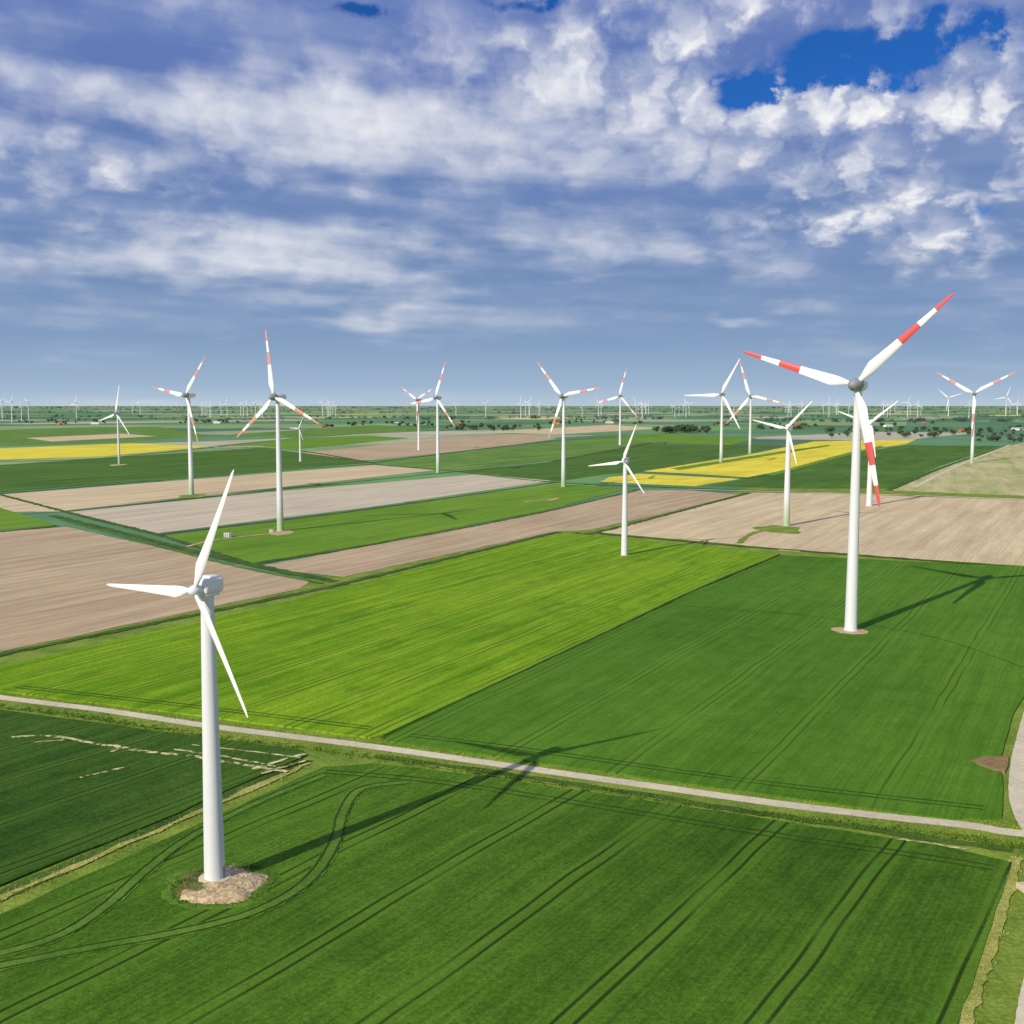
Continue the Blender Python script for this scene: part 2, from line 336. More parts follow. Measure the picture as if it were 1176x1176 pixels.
# ------------------------------------------------------------- ditches / hedgerow strips
for pts,wd in [([(-120,778),(0,752),(350,680),(420,664),(640,611)],4),([(60,592),(140,612),(250,640),(385,668)],6),([(0,568),(76,588),(182,614)],5),
   ([(182,614),(292,649)],4),([(76,588),(300,564),(520,542)],4),([(182,614),(420,585),(638,554)],4),([(290,648),(430,625),(620,589),(735,562)],4),
   ([(0,567),(300,542),(430,533)],5),([(430,533),(520,541),(640,554),(860,563),(1176,574)],6),([(660,612),(700,608),(860,566)],5),([(680,612),(850,627),(1176,652),(1300,660)],5),
   ([(430,531),(640,506),(760,500)],10),([(636,530),(746,509)],12),([(240,513),(330,516),(430,532)],9),([(0,530),(120,526),(250,513),(350,502)],9),([(850,550),(910,540),(990,518)],6),
   ([(1020,563),(1085,536),(1155,512)],6),([(0,611),(66,604)],5)]:
    ribbon("ditch",pts,wd,.09,m_ditch,jit=wd*.18)
ribbon("grass_strip",[(70,597),(150,618),(260,648),(370,670)],2.5,.17,m_lcrop,jit=.5)
ribbon("road",[(790,562),(900,565),(1040,569),(1176,574),(1400,582)],6,.17,m_road,jit=.1)
ribbon("road",[(1050,560),(1100,535),(1160,511)],5,.17,m_road,jit=.1)
ribbon("road",[(150,577),(220,571),(300,566)],4,.17,m_gravel,jit=.4)
rp=[(-400,742),(-200,773),(0,801),(120,816),(240,834),(430,858),(600,882),(870,920),(1000,936),(1110,948),(1160,956),(1260,966),(1500,990)]
ribbon("road_verge",rp,11,-.05,m_verge,jit=.5,off=-1.5)
_,road=ribbon("road",rp,3.5,.02,m_road,jit=.06)
ribbon("road",[(1275,650),(1228,735),(1192,800),(1176,850),(1169,890),(1171,925),(1186,958)],3.4,.1,m_road,jit=.06)
field("soil_patch",[(1115,875),(1130,870),(1158,870),(1158,880),(1154,888),(1140,886),(1124,880)],m_soil,CR+.02,.3)
ribbon("field_margin",[(1168,985),(1150,1040),(1128,1110),(1105,1180),(1075,1300)],2.2,.05,m_dry,jit=.4)
ribbon("path",[(1215,1020),(1196,1080),(1182,1140),(1172,1190),(1150,1300)],2.0,.05,m_road,jit=.1)
ribbon("ditch",[(-60,1052),(0,1028),(180,950),(352,873)],3.8,-.05,m_ditch,jit=.4)
_,reed=ribbon("reed_strip",[(-60,1056),(0,1032),(180,954),(356,876)],1.5,.1,m_dry,jit=.5)
ribbon("ditch",[(430,868),(600,892),(870,933),(1162,976)],2.4,.05,m_ditch,jit=.5)
for pts,wd in [([(12,848),(60,847),(112,856),(136,859),(126,865)],1.3),([(140,860),(170,865),(220,870),(280,880),(330,888)],1.3),([(200,862),(260,871),(318,882)],.8),
   ([(92,895),(112,890),(142,883)],.8),([(290,885),(350,867)],1.1),([(300,890),(355,874)],1.0),([(25,855),(90,850)],.5),([(220,857),(300,866),(345,872)],.6)]:
    ribbon("bare_trace",pts,wd,CR+.07,m_trace,jit=.2)
ribbon("bare_trace",[(1030,964),(1060,968),(1110,976)],.6,.12,m_bare,jit=.3)
ribbon("bare_trace",[(800,934),(850,940),(880,944)],.4,.12,m_bare,jit=.2)
def pair(pts,z=CR+.14,gap=2.0,wd=.5,light=True):
    if light: ribbon("thin_crop",pts,gap*1.5,z-.07,m_lcrop,jit=.3,seg=14)
    for s in (-.5,.5): ribbon("track_and_line",pts,wd,z,m_mark,jit=.08,off=s*gap,seg=14)
pair([(372,888),(480,897),(600,914),(870,958),(1060,986),(1140,999)],wd=.28,light=False)
pair([(470,900),(415,908),(394,935),(386,965),(366,1000),(335,1028),(280,1054),(200,1074),(100,1092),(0,1112),(-200,1152)],wd=.36)
pair([(372,892),(290,926),(215,966),(165,1004),(120,1044),(60,1080),(-60,1112),(-200,1145)],wd=.36)
ribbon("track_and_line",[(790,697),(870,703),(960,712),(1080,735),(1176,768)],.35,CR+.08,m_mark,jit=.1)  # narrow dark line across the mid field, in the track colour
pair([(470,846),(600,862),(870,900),(1130,930)],wd=.25,light=False)
pair([(20,790),(240,815),(425,838)],wd=.35,light=False)
# ------------------------------------------------------------- grass tufts (stuff)
def tufts(name,centers,mat,hmin=.4,hmax=1.0,spread=1.5,n=3,wd=.12):
    V=[];Fc=[]
    for c in centers:
        for _ in range(n):
            x=c[0]+random.gauss(0,spread*.5); y=c[1]+random.gauss(0,spread*.5); z=c[2] if len(c)>2 else 0
            for k in range(4):
                a=random.uniform(0,6.28); h=random.uniform(hmin,hmax); w_=wd*random.uniform(.6,1.6); l=h*random.uniform(.1,.6)
                dx,dy=math.cos(a),math.sin(a); i=len(V)
                V+=[(x-dy*w_,y+dx*w_,z),(x+dy*w_,y-dx*w_,z),(x+dx*l+dy*w_*.4,y+dy*l-dx*w_*.4,z+h)]
                Fc.append((i,i+1,i+2))
    o=mkobj(name,V,Fc,mat); o["kind"]="stuff"; return o
m_tg=plain_mat("tuft_green",(76,108,24),(140,158,66),.5,bs=0)
m_tg2=plain_mat("tuft_dark",(44,78,18),(98,126,42),.5,bs=0)
m_td=plain_mat("tuft_straw",(118,130,56),(178,176,110),.5,bs=0)
cs=[];cd=[];cst=[]
for i in range(len(road)-1):
    q=road[i]; d=(road[i+1]-q).normalized(); nr=Vector((-d.y,d.x))
    if -140<q.x<260 and q.y<420:
        for k in range(5):
            s=random.random(); o=q+d*3*s
            a=o+nr*random.uniform(2.3,3.6); cs.append((a.x,a.y))
            a=o-nr*random.uniform(2.3,6.5); cs.append((a.x,a.y))
            a=o-nr*random.uniform(5.5,8); cd.append((a.x,a.y))
tufts("verge_grass",cs,m_tg,.12,.4,1.2,3,.1); tufts("ditch_grass",cd,m_tg2,.2,.6,1.2,4,.1)
for i in range(len(reed)-1):
    q=reed[i]
    for k in range(6): cst.append((q.x+random.gauss(0,.9),q.y+random.gauss(0,.9)))
a0=Vector(G(1168,985)); a1=Vector(G(1105,1180))
for k in range(160):
    q=a0+(a1-a0)*random.uniform(0,1.3); cst.append((q.x+random.gauss(0,.7),q.y+random.gauss(0,.4)))
tufts("dry_reeds",cst,m_td,.12,.45,1.0,3,.08)
# ------------------------------------------------------------- turbine parts
def paint(name,c,rough=.45,dirt=.12,green=0):
    m,t,b=newmat(name,rough,.4)
    tcn=t.n.new('ShaderNodeTexCoord'); s=t.n.new('ShaderNodeSeparateXYZ'); t.l.new(tcn.outputs['Object'],s.inputs[0])
    st=t.noise(t.xyz(t.m('MULTIPLY',s.outputs[0],2.0),t.m('MULTIPLY',s.outputs[1],2.0),t.m('MULTIPLY',s.outputs[2],.06)),1,4,.6)
    f=t.smooth(st,.45,.8,0,dirt)
    c2=t.mix(f,c,(.42,.42,.38,1))
    if green:
        c2=t.mix(t.smooth(s.outputs[2],2,green,.72,0),c2,(.26,.40,.13,1))
    t.l.new(c2,b.inputs['Base Color']); return m
m_white=paint("white_paint",(.76,.76,.75,1))
m_tower=paint("tower_paint",(.70,.70,.69,1),.5,.2)
m_towerg=paint("tower_paint_green_base",(.70,.70,.69,1),.5,.2,green=24)
m_red=paint("red_paint",(.62,.08,.07,1),.45,.05)
m_redp=paint("pale_red_paint",(.62,.27,.23,1),.45,.05)  # paler red for the turbines farther off
m_grey=paint("grey_paint",(.26,.27,.29,1),.5,.1)
m_conc=plain_mat("concrete",(160,150,134),(204,194,176),1.5,bs=.3,bd=.05)
def lathe(prof,n=32,axis='Z'):
    V=[];Fc=[]
    for (r_,z) in prof:
        for i in range(n):
            a=2*math.pi*i/n
            V.append((r_*math.cos(a),r_*math.sin(a),z) if axis=='Z' else (r_*math.cos(a),-z,r_*math.sin(a)))
    for j in range(len(prof)-1):
        for i in range(n):
            Fc.append((j*n+i,j*n+(i+1)%n,(j+1)*n+(i+1)%n,(j+1)*n+i))
    Fc.append(tuple(range(n))[::-1]); Fc.append(tuple((len(prof)-1)*n+i for i in range(n)))
    return V,Fc,[0]*len(Fc)
def mesh_from(name,V,Fc,mats,fms=None,smooth=True,sharp=40):
    me=bpy.data.meshes.new(name); me.from_pydata(V,[],Fc)
    for k in mats: me.materials.append(k)
    if fms:
        for pl,i in zip(me.polygons,fms): pl.material_index=i
    bm=bmesh.new(); bm.from_mesh(me); bmesh.ops.recalc_face_normals(bm,faces=bm.faces[:])
    for f in bm.faces: f.smooth=smooth
    for e_ in bm.edges:
        if len(e_.link_faces)==2 and e_.calc_face_angle(0)>math.radians(sharp): e_.smooth=False
    bm.to_mesh(me); bm.free(); return me
def blade_geo(R,r0,cmax,banded,tipf=.24,nseg=14):
    S=[0,.03,.07,.12,.18,.24,.32,.40,.46,.55,.65,.72,.82,.9,.96,.99,1.0]
    V=[];Fc=[];fms=[]
    for s in S:
        z=r0+(R-r0)*s
        if s<.18:
            k=s/.18; k=k*k*(3-2*k); ch=cmax*(.36+(1-.36)*k); th=cmax*.36*(1-k)+cmax*.27*k
        else:
            k=(s-.18)/.82; ch=cmax*(1-(1-tipf)*k**.85); th=ch*(.27-.13*k)
            if s>.95: ch*=1-.75*((s-.95)/.05)**2
        tw=math.radians(16*(1-s)**1.5)
        round_=max(0,1-s/.18)
        for i in range(nseg):
            a=2*math.pi*i/nseg
            ex,ey=math.cos(a)*.5,math.sin(a)*.5
            ax=math.cos(a)*.5; ay=math.sin(a)*.5*(1-.75*max(0,-math.cos(a))**.8)
            x=(ex*round_+(ax-.18)*(1-round_))*ch; y=(ey*round_+ay*(1-round_))*th
            xr=x*math.cos(tw)-y*math.sin(tw); yr=x*math.sin(tw)+y*math.cos(tw)
            V.append((xr,yr-.012*R*s*s,z))
    for j in range(len(S)-1):
        mid=(S[j]+S[j+1])/2
        red=banded and ((.46<mid<.65) or mid>.82)
        for i in range(nseg):
            Fc.append((j*nseg+i,j*nseg+(i+1)%nseg,(j+1)*nseg+(i+1)%nseg,(j+1)*nseg+i)); fms.append(1 if red else 0)
    Fc.append(tuple(range(nseg))); fms.append(0); Fc.append(tuple((len(S)-1)*nseg+i for i in range(nseg))); fms.append(1 if banded else 0)
    return V,Fc,fms
def rbox(sx,sy,sz,off=(0,0,0),bev=.3,taper=1.0,seg=3):
    bm=bmesh.new(); bmesh.ops.create_cube(bm,size=1)
    for v in bm.verts:
        k=taper if v.co.y>0 else 1.0
        v.co=Vector((v.co.x*sx*k,v.co.y*sy,v.co.z*sz*k))+Vector(off)
    bmesh.ops.bevel(bm,geom=bm.edges[:]+bm.verts[:],offset=bev,segments=seg,profile=.6,affect='EDGES')
    bm.verts.index_update(); V=[tuple(v.co) for v in bm.verts]; Fc=[tuple(v.index for v in f.verts) for f in bm.faces]; bm.free(); return V,Fc
def join(parts):
    V=[];Fc=[];M=[]
    for p_ in parts:
        o=len(V); V+=p_[0]; Fc+=[tuple(i+o for i in f) for f in p_[1]]; M+= p_[2] if len(p_)>2 else [0]*len(p_[1])
    return V,Fc,M
YAW=math.radians(-34)
def child(name,me,par,loc=(0,0,0),rot=(0,0,0)):
    o=bpy.data.objects.new(name,me); scene.collection.objects.link(o); o.parent=par; o.location=loc; o.rotation_euler=rot; return o
def turbine(base,h,R,phase,style,banded,label,group="wind turbines standing in the fields",z=.05,green=False,yaw=YAW):
    e_=bpy.data.objects.new("wind_turbine",None); scene.collection.objects.link(e_)
    e_.location=(base[0],base[1],z); e_.rotation_euler=(0,0,yaw); e_.empty_display_size=2
    e_["label"]=label; e_["category"]="wind turbine"; e_["group"]=group
    if style=='small':
        rb,rt=h*.035,h*.021
        prof=[(rb*1.12,0),(rb*1.12,.35),(rb,.36)]+[(rb+(rt-rb)*(k/10),.36+(h-1.6-.36)*k/10) for k in range(1,11)]+[(rt*1.08,h-1.6),(rt*1.08,h-1.2)]
        nac=join([rbox(h*.056,h*.080,h*.052,(0,h*.012,h*.010),h*.013,.94,4),
                  rbox(h*.044,h*.046,h*.020,(0,h*.020,h*.033),h*.008,.88,3),
                  rbox(h*.046,h*.060,h*.012,(0,h*.008,-h*.019),h*.004,.9,2)])
        ov=h*.046
        hub=lathe([(.10,h*.027),(h*.008,h*.025),(h*.015,h*.018),(h*.0185,h*.008),(h*.019,-h*.004),(h*.017,-h*.016),(h*.012,-h*.020)],20,'Y')
        cm=R*.086; hubm=m_white; r0=h*.011
    else:
        rb,rt=h*.0255,h*.0145
        prof=[(rb*1.15,0),(rb*1.15,.4),(rb,.41)]+[(rb+(rt-rb)*(k/12)**.9,.41+(h-2.2-.41)*k/12) for k in range(1,13)]+[(rt*1.05,h-2.2),(rt*1.05,h-1.8)]
        L=h*.085
        nac=lathe([(.3,-L*.95),(h*.016,-L*.88),(h*.023,-L*.65),(h*.0275,-L*.3),(h*.029,0),(h*.0285,L*.22)],24,'Y')
        ov=h*.035
        hub=lathe([(.1,h*.052),(h*.010,h*.049),(h*.018,h*.040),(h*.0245,h*.024),(h*.0275,h*.004),(h*.028,-h*.012)],24,'Y')
        cm=R*.09; hubm=m_grey; r0=h*.014
    V_,F_,M_=lathe(prof,36)
    tw=child("tower",mesh_from("tower",V_,F_,[m_towerg if green else m_tower],None),e_)
    dv,df=rbox(rb*.5,.12,2.2,(0,0,0),.04,1,1)
    child("door",mesh_from("door",dv,df,[m_grey],None,False),tw,(rb*.9,rb*.35,1.9),(0,0,math.radians(110)))
    child("nacelle",mesh_from("nacelle",nac[0],nac[1],[m_white],None),e_,(0,0,h))
    hb=child("rotor_hub",mesh_from("rotor_hub",hub[0],hub[1],[hubm],None),e_,(0,-ov,h),(0,math.radians(phase),0))
    bv,bf,bmm=blade_geo(R,r0,cm,banded)
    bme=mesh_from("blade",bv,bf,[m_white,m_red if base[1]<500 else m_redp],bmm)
    for k in range(3): child("blade",bme,hb,(0,-(h*.006),0),(0,math.radians(120*k),0))
    return e_
def spec(u,v,hv,Rpx):
    X,Y=G(u,v)
    y=(588-hv)/F; dz=-SP+y*CP; dy=CP+y*SP
    h=H+dz/dy*Y
    depth=Y*CP+(H-h)*SP
    return (X,Y),h,Rpx*depth/F
T=[
 (247,1016,678,158,27.5,'small',0,"white wind turbine on bare gravel mound in wheat field",0,CR),
 (977,725,443,142,47,'big',1,"tall wind turbine with red banded blades in green field",0,CR),
 (717,638,530,46,22,'small',0,"small white wind turbine at edge of bare soil field",0,.1),
 (322,610,456,78,113,'big',1,"tall wind turbine with red banded blades in grass strip",1,.06),
 (220,568,454,57,40,'big',1,"tall wind turbine with red banded blades beside bare field",1,.05),
 (137,533,475,34,15,'big',0,"plain white wind turbine in dark green field",1,.05),
 (345,530,492,15,32,'small',0,"small white wind turbine in dark green field",0,.05),
 (503,543,457,44,20,'big',1,"tall wind turbine with red banded blades near bare field",1,.05),
 (481,517,459,28,62,'big',1,"tall wind turbine with red banded blades near bare field",0,.05),
 (647,559,455,52,80,'big',1,"tall wind turbine with red tipped blades by ditch",1,.05),
 (712,511,455,34,16,'big',1,"tall wind turbine with red banded blades near bare field",0,.05),
 (828,531,453,46,29,'big',0,"tall wind turbine with plain blades beside yellow rapeseed field",1,.07),
 (861,521,455,43,102,'big',1,"tall wind turbine with red banded blades beside yellow rapeseed field",1,.07),
 (903,604,492,43,43,'small',0,"slim white wind turbine on green patch in tan field",1,.06),
 (998,581,486,40,50,'small',0,"slim white wind turbine beside narrow farm road",0,.05),
 (1116,532,452,49,61,'big',1,"tall wind turbine with red banded blades beside striped field",1,.05),
 (88,481,463,11,15,'big',0,"plain white wind turbine on far green farmland",0,.0),
 (1155,478,456,13,20,'big',0,"plain white wind turbine on far green farmland",0,.0),
 (1089,478,457,15,70,'big',0,"plain white wind turbine on far green farmland",0,.0),
]
for (u,v,hv,Rp,ph,st,bd,lab,gr_,zz) in T:
    b_,h_,R_=spec(u,v,hv,Rp)
    turbine(b_,h_,R_,ph,st,bool(bd),lab,z=zz,green=bool(gr_))
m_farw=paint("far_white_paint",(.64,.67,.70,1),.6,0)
def far_mesh(ph,banded):
    h,R=90.0,38.0
    tv=lathe([(2.5,0),(1.4,h)],8)
    parts=[tv]
    nb=rbox(4,9,4,(0,1.5,h),.6,1,1); parts.append((nb[0],nb[1],[0]*len(nb[1])))
    bv,bf,bm_=blade_geo(R,1.0,3.4,banded,nseg=6)
    for k in range(3):
        a=math.radians(ph+120*k); c_,s_=math.cos(a),math.sin(a)
        parts.append(([(x*c_+z_*s_,y-5,-x*s_+z_*c_+h) for x,y,z_ in bv],bf,bm_))
    V_,F_,M_=join(parts); return mesh_from("wind_turbine",V_,F_,[m_farw,m_red],M_)
FM=[far_mesh(p_,0) for p_ in (5,25,48,70,95,110,33)]
far=[(3,482),(14,485),(25,482),(33,481)]
for a,b_,n_ in [(228,262,8),(270,305,7),(370,394,6),(598,634,7),(665,692,3),(728,752,7),(762,792,6),(810,845,2),(892,930,8),(945,975,6),(1012,1030,5),(1040,1064,5),(1085,1170,4),(410,590,2),(120,200,2)]:
    for k in range(n_): far.append((random.uniform(a,b_),random.uniform(474,480.5)))
for (u,v) in far:
    X,Y=G(u,v); o=bpy.data.objects.new("wind_turbine",random.choice(FM)); scene.collection.objects.link(o)
    s=random.uniform(.7,1.1); o.location=(X,Y,-.15); o.scale=(s,s,s); o.rotation_euler=(0,0,YAW+random.uniform(-.15,.15))
    o["label"]="distant white wind turbine on flat green farmland"; o["category"]="wind turbine"; o["group"]="far wind turbines along the skyline"
# ------------------------------------------------------------- turbine pads
def mound(name,cx,cy,rx,ry,hh,mat,z0,seed=0,edge=.25,rough=.18):
    n=64; V=[(cx,cy,z0+hh)];Fc=[]; rings=9
    for j in range(1,rings+1):
        rr=j/rings
        for i in range(n):
            a=2*math.pi*i/n; k=1+edge*mnoise.noise(Vector((math.cos(a)*1.2+seed,math.sin(a)*1.2,seed)))+edge*.3*mnoise.noise(Vector((math.cos(a)*5+seed,math.sin(a)*5,seed)))
            x=cx+rx*rr*k*math.cos(a); y=cy+ry*rr*k*math.sin(a)
            zz=z0+hh*(1-rr**3)+ (rough*mnoise.noise(Vector((x,y,seed))*.6) if 1<j<rings else 0) - (.06 if j==rings else 0)
            V.append((x,y,zz))
    for i in range(n): Fc.append((0,1+i,1+(i+1)%n))
    for j in range(rings-1):
        for i in range(n): Fc.append((1+j*n+i,1+(j+1)*n+i,1+(j+1)*n+(i+1)%n,1+j*n+(i+1)%n))
    o=mkobj(name,V,Fc,mat,True); o["kind"]="structure"; return o
bx,by=G(256,1018)
m_pad,t,b=newmat("stony_pad",.95,.1)
X_,Y_,Pv=pos(t)
n=t.noise(Pv,1.1,5,.7); n2=t.noise(Pv,.35,3,.6)
c=t.mix(t.smooth(n,.3,.7),alb(138,118,94),alb(206,186,160))
side=t.m('ADD',t.m('MULTIPLY',t.m('SUBTRACT',X_,bx),-.07),t.m('MULTIPLY',t.m('SUBTRACT',Y_,by),.03))
c=t.mix(t.smooth(t.m('ADD',n2,side),.60,.76,0,.9),c,alb(74,84,36))
t.l.new(c,b.inputs['Base Color']); bump(t,b,n,.9,.35)
mound("grass_ring",bx,by,9.4,8.4,.1,m_lcrop,CR+.06,3,.4,.05)
mound("turbine_mound",bx,by,7.6,7.0,.8,m_pad,CR+.12,3,.45,.5)
bx0,by0=G(247,1016)
V_,F_,M_=lathe([(2.6,CR+.2),(2.6,CR+1.05),(2.45,CR+1.1)],40); o=mkobj("foundation",V_,F_,m_conc,False); o.location=(bx0,by0,0); o["kind"]="structure"
cc=[];cg=[]
for k in range(240):
    a=random.uniform(0,6.28); rr=random.uniform(.93,1.15)
    (cc if random.random()<.3 else cg).append((bx+7.6*rr*math.cos(a),by+7.0*rr*math.sin(a),CR+.1))
for k in range(150):
    a=random.gauss(2.9,.45); rr=random.uniform(.5,1.0); cg.append((bx+7.6*rr*math.cos(a),by+7.0*rr*math.sin(a),CR+.05+.8*(1-rr**3)))
tufts("dry_grass",cc,m_td,.08,.25,.8,3,.06); tufts("mound_grass",cg,m_tg2,.08,.32,.8,3,.06)
V=[];Fc=[]
for k in range(110):
    a=random.uniform(0,6.28); rr=math.sqrt(random.random())*.92; x=bx+7.0*rr*math.cos(a); y=by+6.4*rr*math.sin(a); s=random.uniform(.05,.18); i=len(V); zc=CR+.12+.8*(1-rr**3)+.06
    V+=[(x+s*random.uniform(.6,1),y,zc),(x,y+s*random.uniform(.6,1),zc),(x-s,y,zc),(x,y-s,zc),(x,y,zc+s*.8),(x,y,zc-s)]
    Fc+=[(i,i+1,i+4),(i+1,i+2,i+4),(i+2,i+3,i+4),(i+3,i,i+4),(i+1,i,i+5),(i+2,i+1,i+5),(i+3,i+2,i+5),(i,i+3,i+5)]
o=mkobj("loose_stones",V,Fc,m_conc); o["kind"]="stuff"
bx,by=G(975,725); mound("turbine_pad",bx,by,6.0,6.5,.15,m_gravel,CR+.05,8,.3)
bx,by=G(717,640); mound("turbine_pad",bx-1,by,9,8,.1,m_verge,.16,5,.4)
bx,by=G(895,608); mound("turbine_pad",bx,by,14,22,.1,m_verge,.16,6,.4)
bx,by=G(322,612); mound("turbine_pad",bx,by,7,12,.1,m_gravel,.16,2,.4)
bx,by=G(220,570); mound("turbine_pad",bx,by,11,20,.1,m_verge,.16,2,.4)
bx,by=G(135,534); mound("turbine_pad",bx,by,10,20,.1,m_gravel,.16,4,.4)
ribbon("track",[(848,624),(866,612),(895,607)],3.5,.2,m_verge,jit=.6)
ribbon("track",[(322,612),(250,620),(215,628)],3,.2,m_gravel,jit=.5)
ribbon("track",[(690,643),(717,640),(745,640)],3,.2,m_gravel,jit=.5)
ribbon("track",[(600,577),(640,572),(628,576)],3,.2,m_gravel,jit=.6)
def kiosk(u,v,s=1.0,z=.1,rot=-.5):
    e_=bpy.data.objects.new("transformer_kiosk",None); scene.collection.objects.link(e_); X,Y=G(u,v); e_.location=(X,Y,z); e_.rotation_euler=(0,0,rot); e_.scale=(s,s,s)
    e_["label"]="small white transformer kiosk with flat roof on the grass"; e_["category"]="kiosk"; e_["group"]="transformer kiosks"
    v_,f_=rbox(3.4,2.4,1.9,(0,0,.95),.04,1,1); child("wall",mesh_from("kwall",v_,f_,[m_white],None,False),e_)
    v_,f_=rbox(3.8,2.8,.22,(0,0,2.02),.05,1,1); child("roof",mesh_from("kroof",v_,f_,[m_conc],None,False),e_)
    for dx in (-.7,.7):
        v_,f_=rbox(1.1,.06,1.6,(dx,-1.235,.9),.02,1,1); child("door",mesh_from("kdoor",v_,f_,[m_grey],None,False),e_)
kiosk(262,617,1.2)
kiosk(312,611,.7)
v_,f_=rbox(4.0,2.2,1.0,(0,0,.5),.08,1,2); cb=mkobj("culvert_block",v_,f_,m_conc); X,Y=G(1184,1022); cb.location=(X,Y,0); cb.rotation_euler=(0,0,.15); cb["kind"]="structure"
# ------------------------------------------------------------- trees
def leafmat(name,c1,c2):
    m,t,b=newmat(name,.9,.1)
    oi=t.n.new('ShaderNodeObjectInfo'); X,Y,Pv=pos(t)
    n=t.noise(Pv,.5,2)
    f=t.m('ADD',t.m('MULTIPLY',n,.7),t.m('MULTIPLY',oi.outputs['Random'],.4),clamp=True)
    t.l.new(t.mix(f,c1,c2),b.inputs['Base Color']); return m
m_leaf=leafmat("foliage",(.048,.08,.045,1),(.095,.14,.07,1)); m_leaffar=leafmat("foliage_hazed",(.045,.073,.074,1),(.082,.118,.108,1))  # far foliage blued, aerial haze mixed into its leaf colour
m_bark=plain_mat("bark",(90,76,60),(120,104,84),2,bs=0)
def crown_geo(seed,h,wd,n=420,q=1.1):
    rnd=random.Random(seed); V=[];Fc=[]
    lobes=[(Vector((rnd.uniform(-.5,.5)*wd,rnd.uniform(-.5,.5)*wd,h*rnd.uniform(.35,.85))),rnd.uniform(.28,.5)*wd) for _ in range(8)]
    for i in range(n):
        c,r_=rnd.choice(lobes); d=Vector((rnd.gauss(0,1),rnd.gauss(0,1),rnd.gauss(0,1))).normalized()
        p_=c+d*r_*rnd.uniform(.65,1.08); p_.z=max(p_.z,h*.16)
        nn=(d+Vector((rnd.gauss(0,.5),rnd.gauss(0,.5),rnd.gauss(0,.5)))).normalized(); a=nn.orthogonal().normalized(); b_=nn.cross(a); s=q*rnd.uniform(.6,1.3)
        k=len(V); V+=[tuple(p_+a*s),tuple(p_+b_*s*.8),tuple(p_-a*s*.9),tuple(p_-b_*s)]; Fc.append((k,k+1,k+2,k+3))
    return V,Fc
def trunk_geo(seed,h):
    rnd=random.Random(seed+50); parts=[]
    def limb(a,b_,r1,r2):
        d=(b_-a).normalized(); o_=d.orthogonal().normalized(); c_=d.cross(o_); V=[]
        for p_,r_ in ((a,r1),(b_,r2)):
            for i in range(6): an=i*math.pi/3; V.append(tuple(p_+o_*r_*math.cos(an)+c_*r_*math.sin(an)))
        return V,[(i,(i+1)%6,6+(i+1)%6,6+i) for i in range(6)]
    parts.append(limb(Vector((0,0,0)),Vector((0,0,h*.6)),.4,.2))
    for k in range(5):
        z=h*rnd.uniform(.25,.5); a=rnd.uniform(0,6.28); parts.append(limb(Vector((0,0,z)),Vector((math.cos(a)*h*.22,math.sin(a)*h*.22,z+h*.28)),.16,.05))
    return join(parts)
TV=[]
for s in range(5):
    cv,cf=crown_geo(s,14,[9,11,8,12,7][s]); cme=mesh_from("crown",cv,cf,[m_leaf],None,False)
    tv,tf,_=trunk_geo(s,14); tme=mesh_from("trunk",tv,tf,[m_bark],None,True); TV.append((cme,tme))
def tree(u,v,s):
    X,Y=G(u,v); cme,tme=random.choice(TV); e_=bpy.data.objects.new("tree",None); scene.collection.objects.link(e_)
    e_.location=(X,Y,-.15); e_.rotation_euler=(0,0,random.uniform(0,6.28)); e_.scale=(s*1.15,s*1.15,s*random.uniform(.8,1.05))
    e_["label"]="dark green leafy tree in a farmland tree row"; e_["category"]="tree"; e_["group"]="trees between the fields"
    child("crown",cme,e_); child("trunk",tme,e_)
for a,b_,v0,v1,n_,s0 in [(752,816,495,498,30,1.3),(512,622,490,495,44,.9),(945,1176,493,503,70,.85),(1120,1180,506,508,10,.8),(400,500,486,490,22,.9),(20,120,484,487,10,.9),(830,940,488,494,20,.8),(630,750,484,488,20,.9),(200,380,483,487,16,.9)]:
    for k in range(n_):
        u=random.uniform(a,b_); tree(u,random.uniform(v0,v1),s0*random.uniform(.55,1.25))
def belt(a,b_,v,n_,s0,seed):
    rnd=random.Random(seed); parts=[]
    for k in range(n_):
        u=a+(b_-a)*rnd.random(); u+=6*math.sin(u*.13+seed); X,Y=G(u,v+rnd.uniform(-.6,.6)+.5*math.sin(u*.03+seed))
        h_=13*s0*rnd.uniform(.6,1.3); cv,cf=crown_geo(seed*100+k,h_,h_*rnd.uniform(1.0,2.4),40,h_*.2)
        parts.append(([(x+X,y+Y,z-.5) for x,y,z in cv],cf))
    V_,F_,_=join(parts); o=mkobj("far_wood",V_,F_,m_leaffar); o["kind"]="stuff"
belt(-40,1220,479,150,.8,1); belt(-40,1220,474,330,1.0,2); belt(-40,1220,470.5,420,1.2,3); belt(-60,1240,468,520,1.8,7); belt(880,1220,484,120,.9,4); belt(380,760,481,110,.9,5); belt(-40,330,482,50,.7,6)
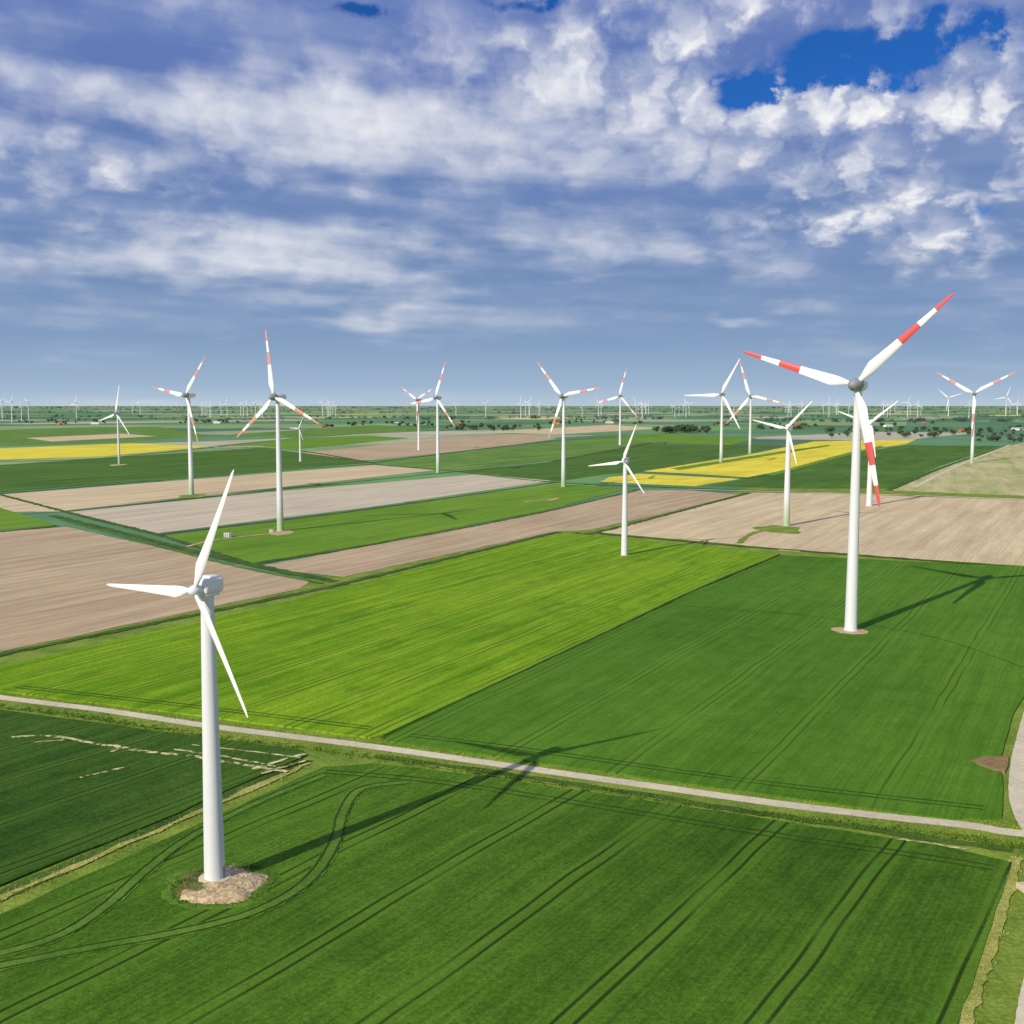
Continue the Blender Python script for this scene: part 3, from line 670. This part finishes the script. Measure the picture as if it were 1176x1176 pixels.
# ------------------------------------------------------------- farmhouses
m_brick=plain_mat("brick_wall",(140,84,64),(172,110,84),1,bs=0)
m_render=plain_mat("rendered_wall",(214,208,196),(232,228,220),1,bs=0)
m_roof=plain_mat("roof_tile",(150,90,74),(172,110,92),1,bs=0); m_roofg=plain_mat("grey_roof",(150,154,160),(190,192,198),1,bs=0)
m_glass=paint("window_glass",(.03,.035,.04,1),.15,0)
def gable(L,Wd,hw,hr):
    V=[(-L/2,-Wd/2,0),(L/2,-Wd/2,0),(L/2,Wd/2,0),(-L/2,Wd/2,0),(-L/2,-Wd/2,hw),(L/2,-Wd/2,hw),(L/2,Wd/2,hw),(-L/2,Wd/2,hw),(-L/2,0,hw+hr),(L/2,0,hw+hr)]
    return V,[(0,1,5,4),(2,3,7,6),(1,2,6,9,5),(3,0,4,8,7)]
def house(u,v,L,Wd,hw,hr,wm,rm,lab,cat,rot):
    X,Y=G(u,v); e_=bpy.data.objects.new("farmhouse" if cat=="house" else "barn",None); scene.collection.objects.link(e_); e_.location=(X,Y,-.15); e_.rotation_euler=(0,0,rot)
    e_["label"]=lab; e_["category"]=cat
    v_,f_=gable(L,Wd,hw,hr); child("wall",mesh_from("hwall",v_,f_,[wm],None,False),e_)
    o=.5; k=hr/(Wd/2); V_=[]
    for zz in (.05,.3):
        V_+=[(-L/2-o,-Wd/2-o,hw-o*k+zz),(L/2+o,-Wd/2-o,hw-o*k+zz),(L/2+o,0,hw+hr+zz),(-L/2-o,0,hw+hr+zz),(-L/2-o,Wd/2+o,hw-o*k+zz),(L/2+o,Wd/2+o,hw-o*k+zz)]
    F_=[(0,1,2,3),(3,2,5,4),(6,7,8,9),(9,8,11,10),(0,1,7,6),(4,5,11,10),(0,3,9,6),(3,4,10,9),(1,2,8,7),(2,5,11,8)]
    child("roof",mesh_from("hroof",V_,F_,[rm],None,False),e_)
    v_,f_=rbox(1.4,.1,2.4,(0,-Wd/2-.06,1.2),.02,1,1); child("door",mesh_from("hdoor",v_,f_,[m_grey],None,False),e_)
    for dx in (-.3,.3):
        v_,f_=rbox(1.6,.1,1.4,(dx*L,-Wd/2-.06,1.8),.02,1,1); child("window",mesh_from("hwin",v_,f_,[m_glass],None,False),e_)
for (u,v,cat) in [(68,488,'h'),(110,487,'b'),(372,491,'h'),(455,487,'b'),(527,487,'h'),(700,486,'b'),(828,489,'h'),(916,490,'h'),(1020,490,'b'),(1104,496,'h'),(1168,494,'b'),(1060,487,'h'),(250,486,'b'),(640,488,'h')]:
    if cat=='h': house(u,v,18,11,4,5.5,m_brick,m_roof,"brick farmhouse with steep red tiled roof among trees","house",random.uniform(-.7,.7))
    else: house(u,v,34,16,4,4,m_render,m_roofg,"long pale barn with grey gabled roof","barn",random.uniform(-.7,.7))
    for k in range(4): tree(u+random.uniform(-12,12),v+random.uniform(-1.2,.2),random.uniform(.6,1.0))
scene.view_settings.view_transform='Standard'; scene.view_settings.look='None'; scene.view_settings.exposure=0
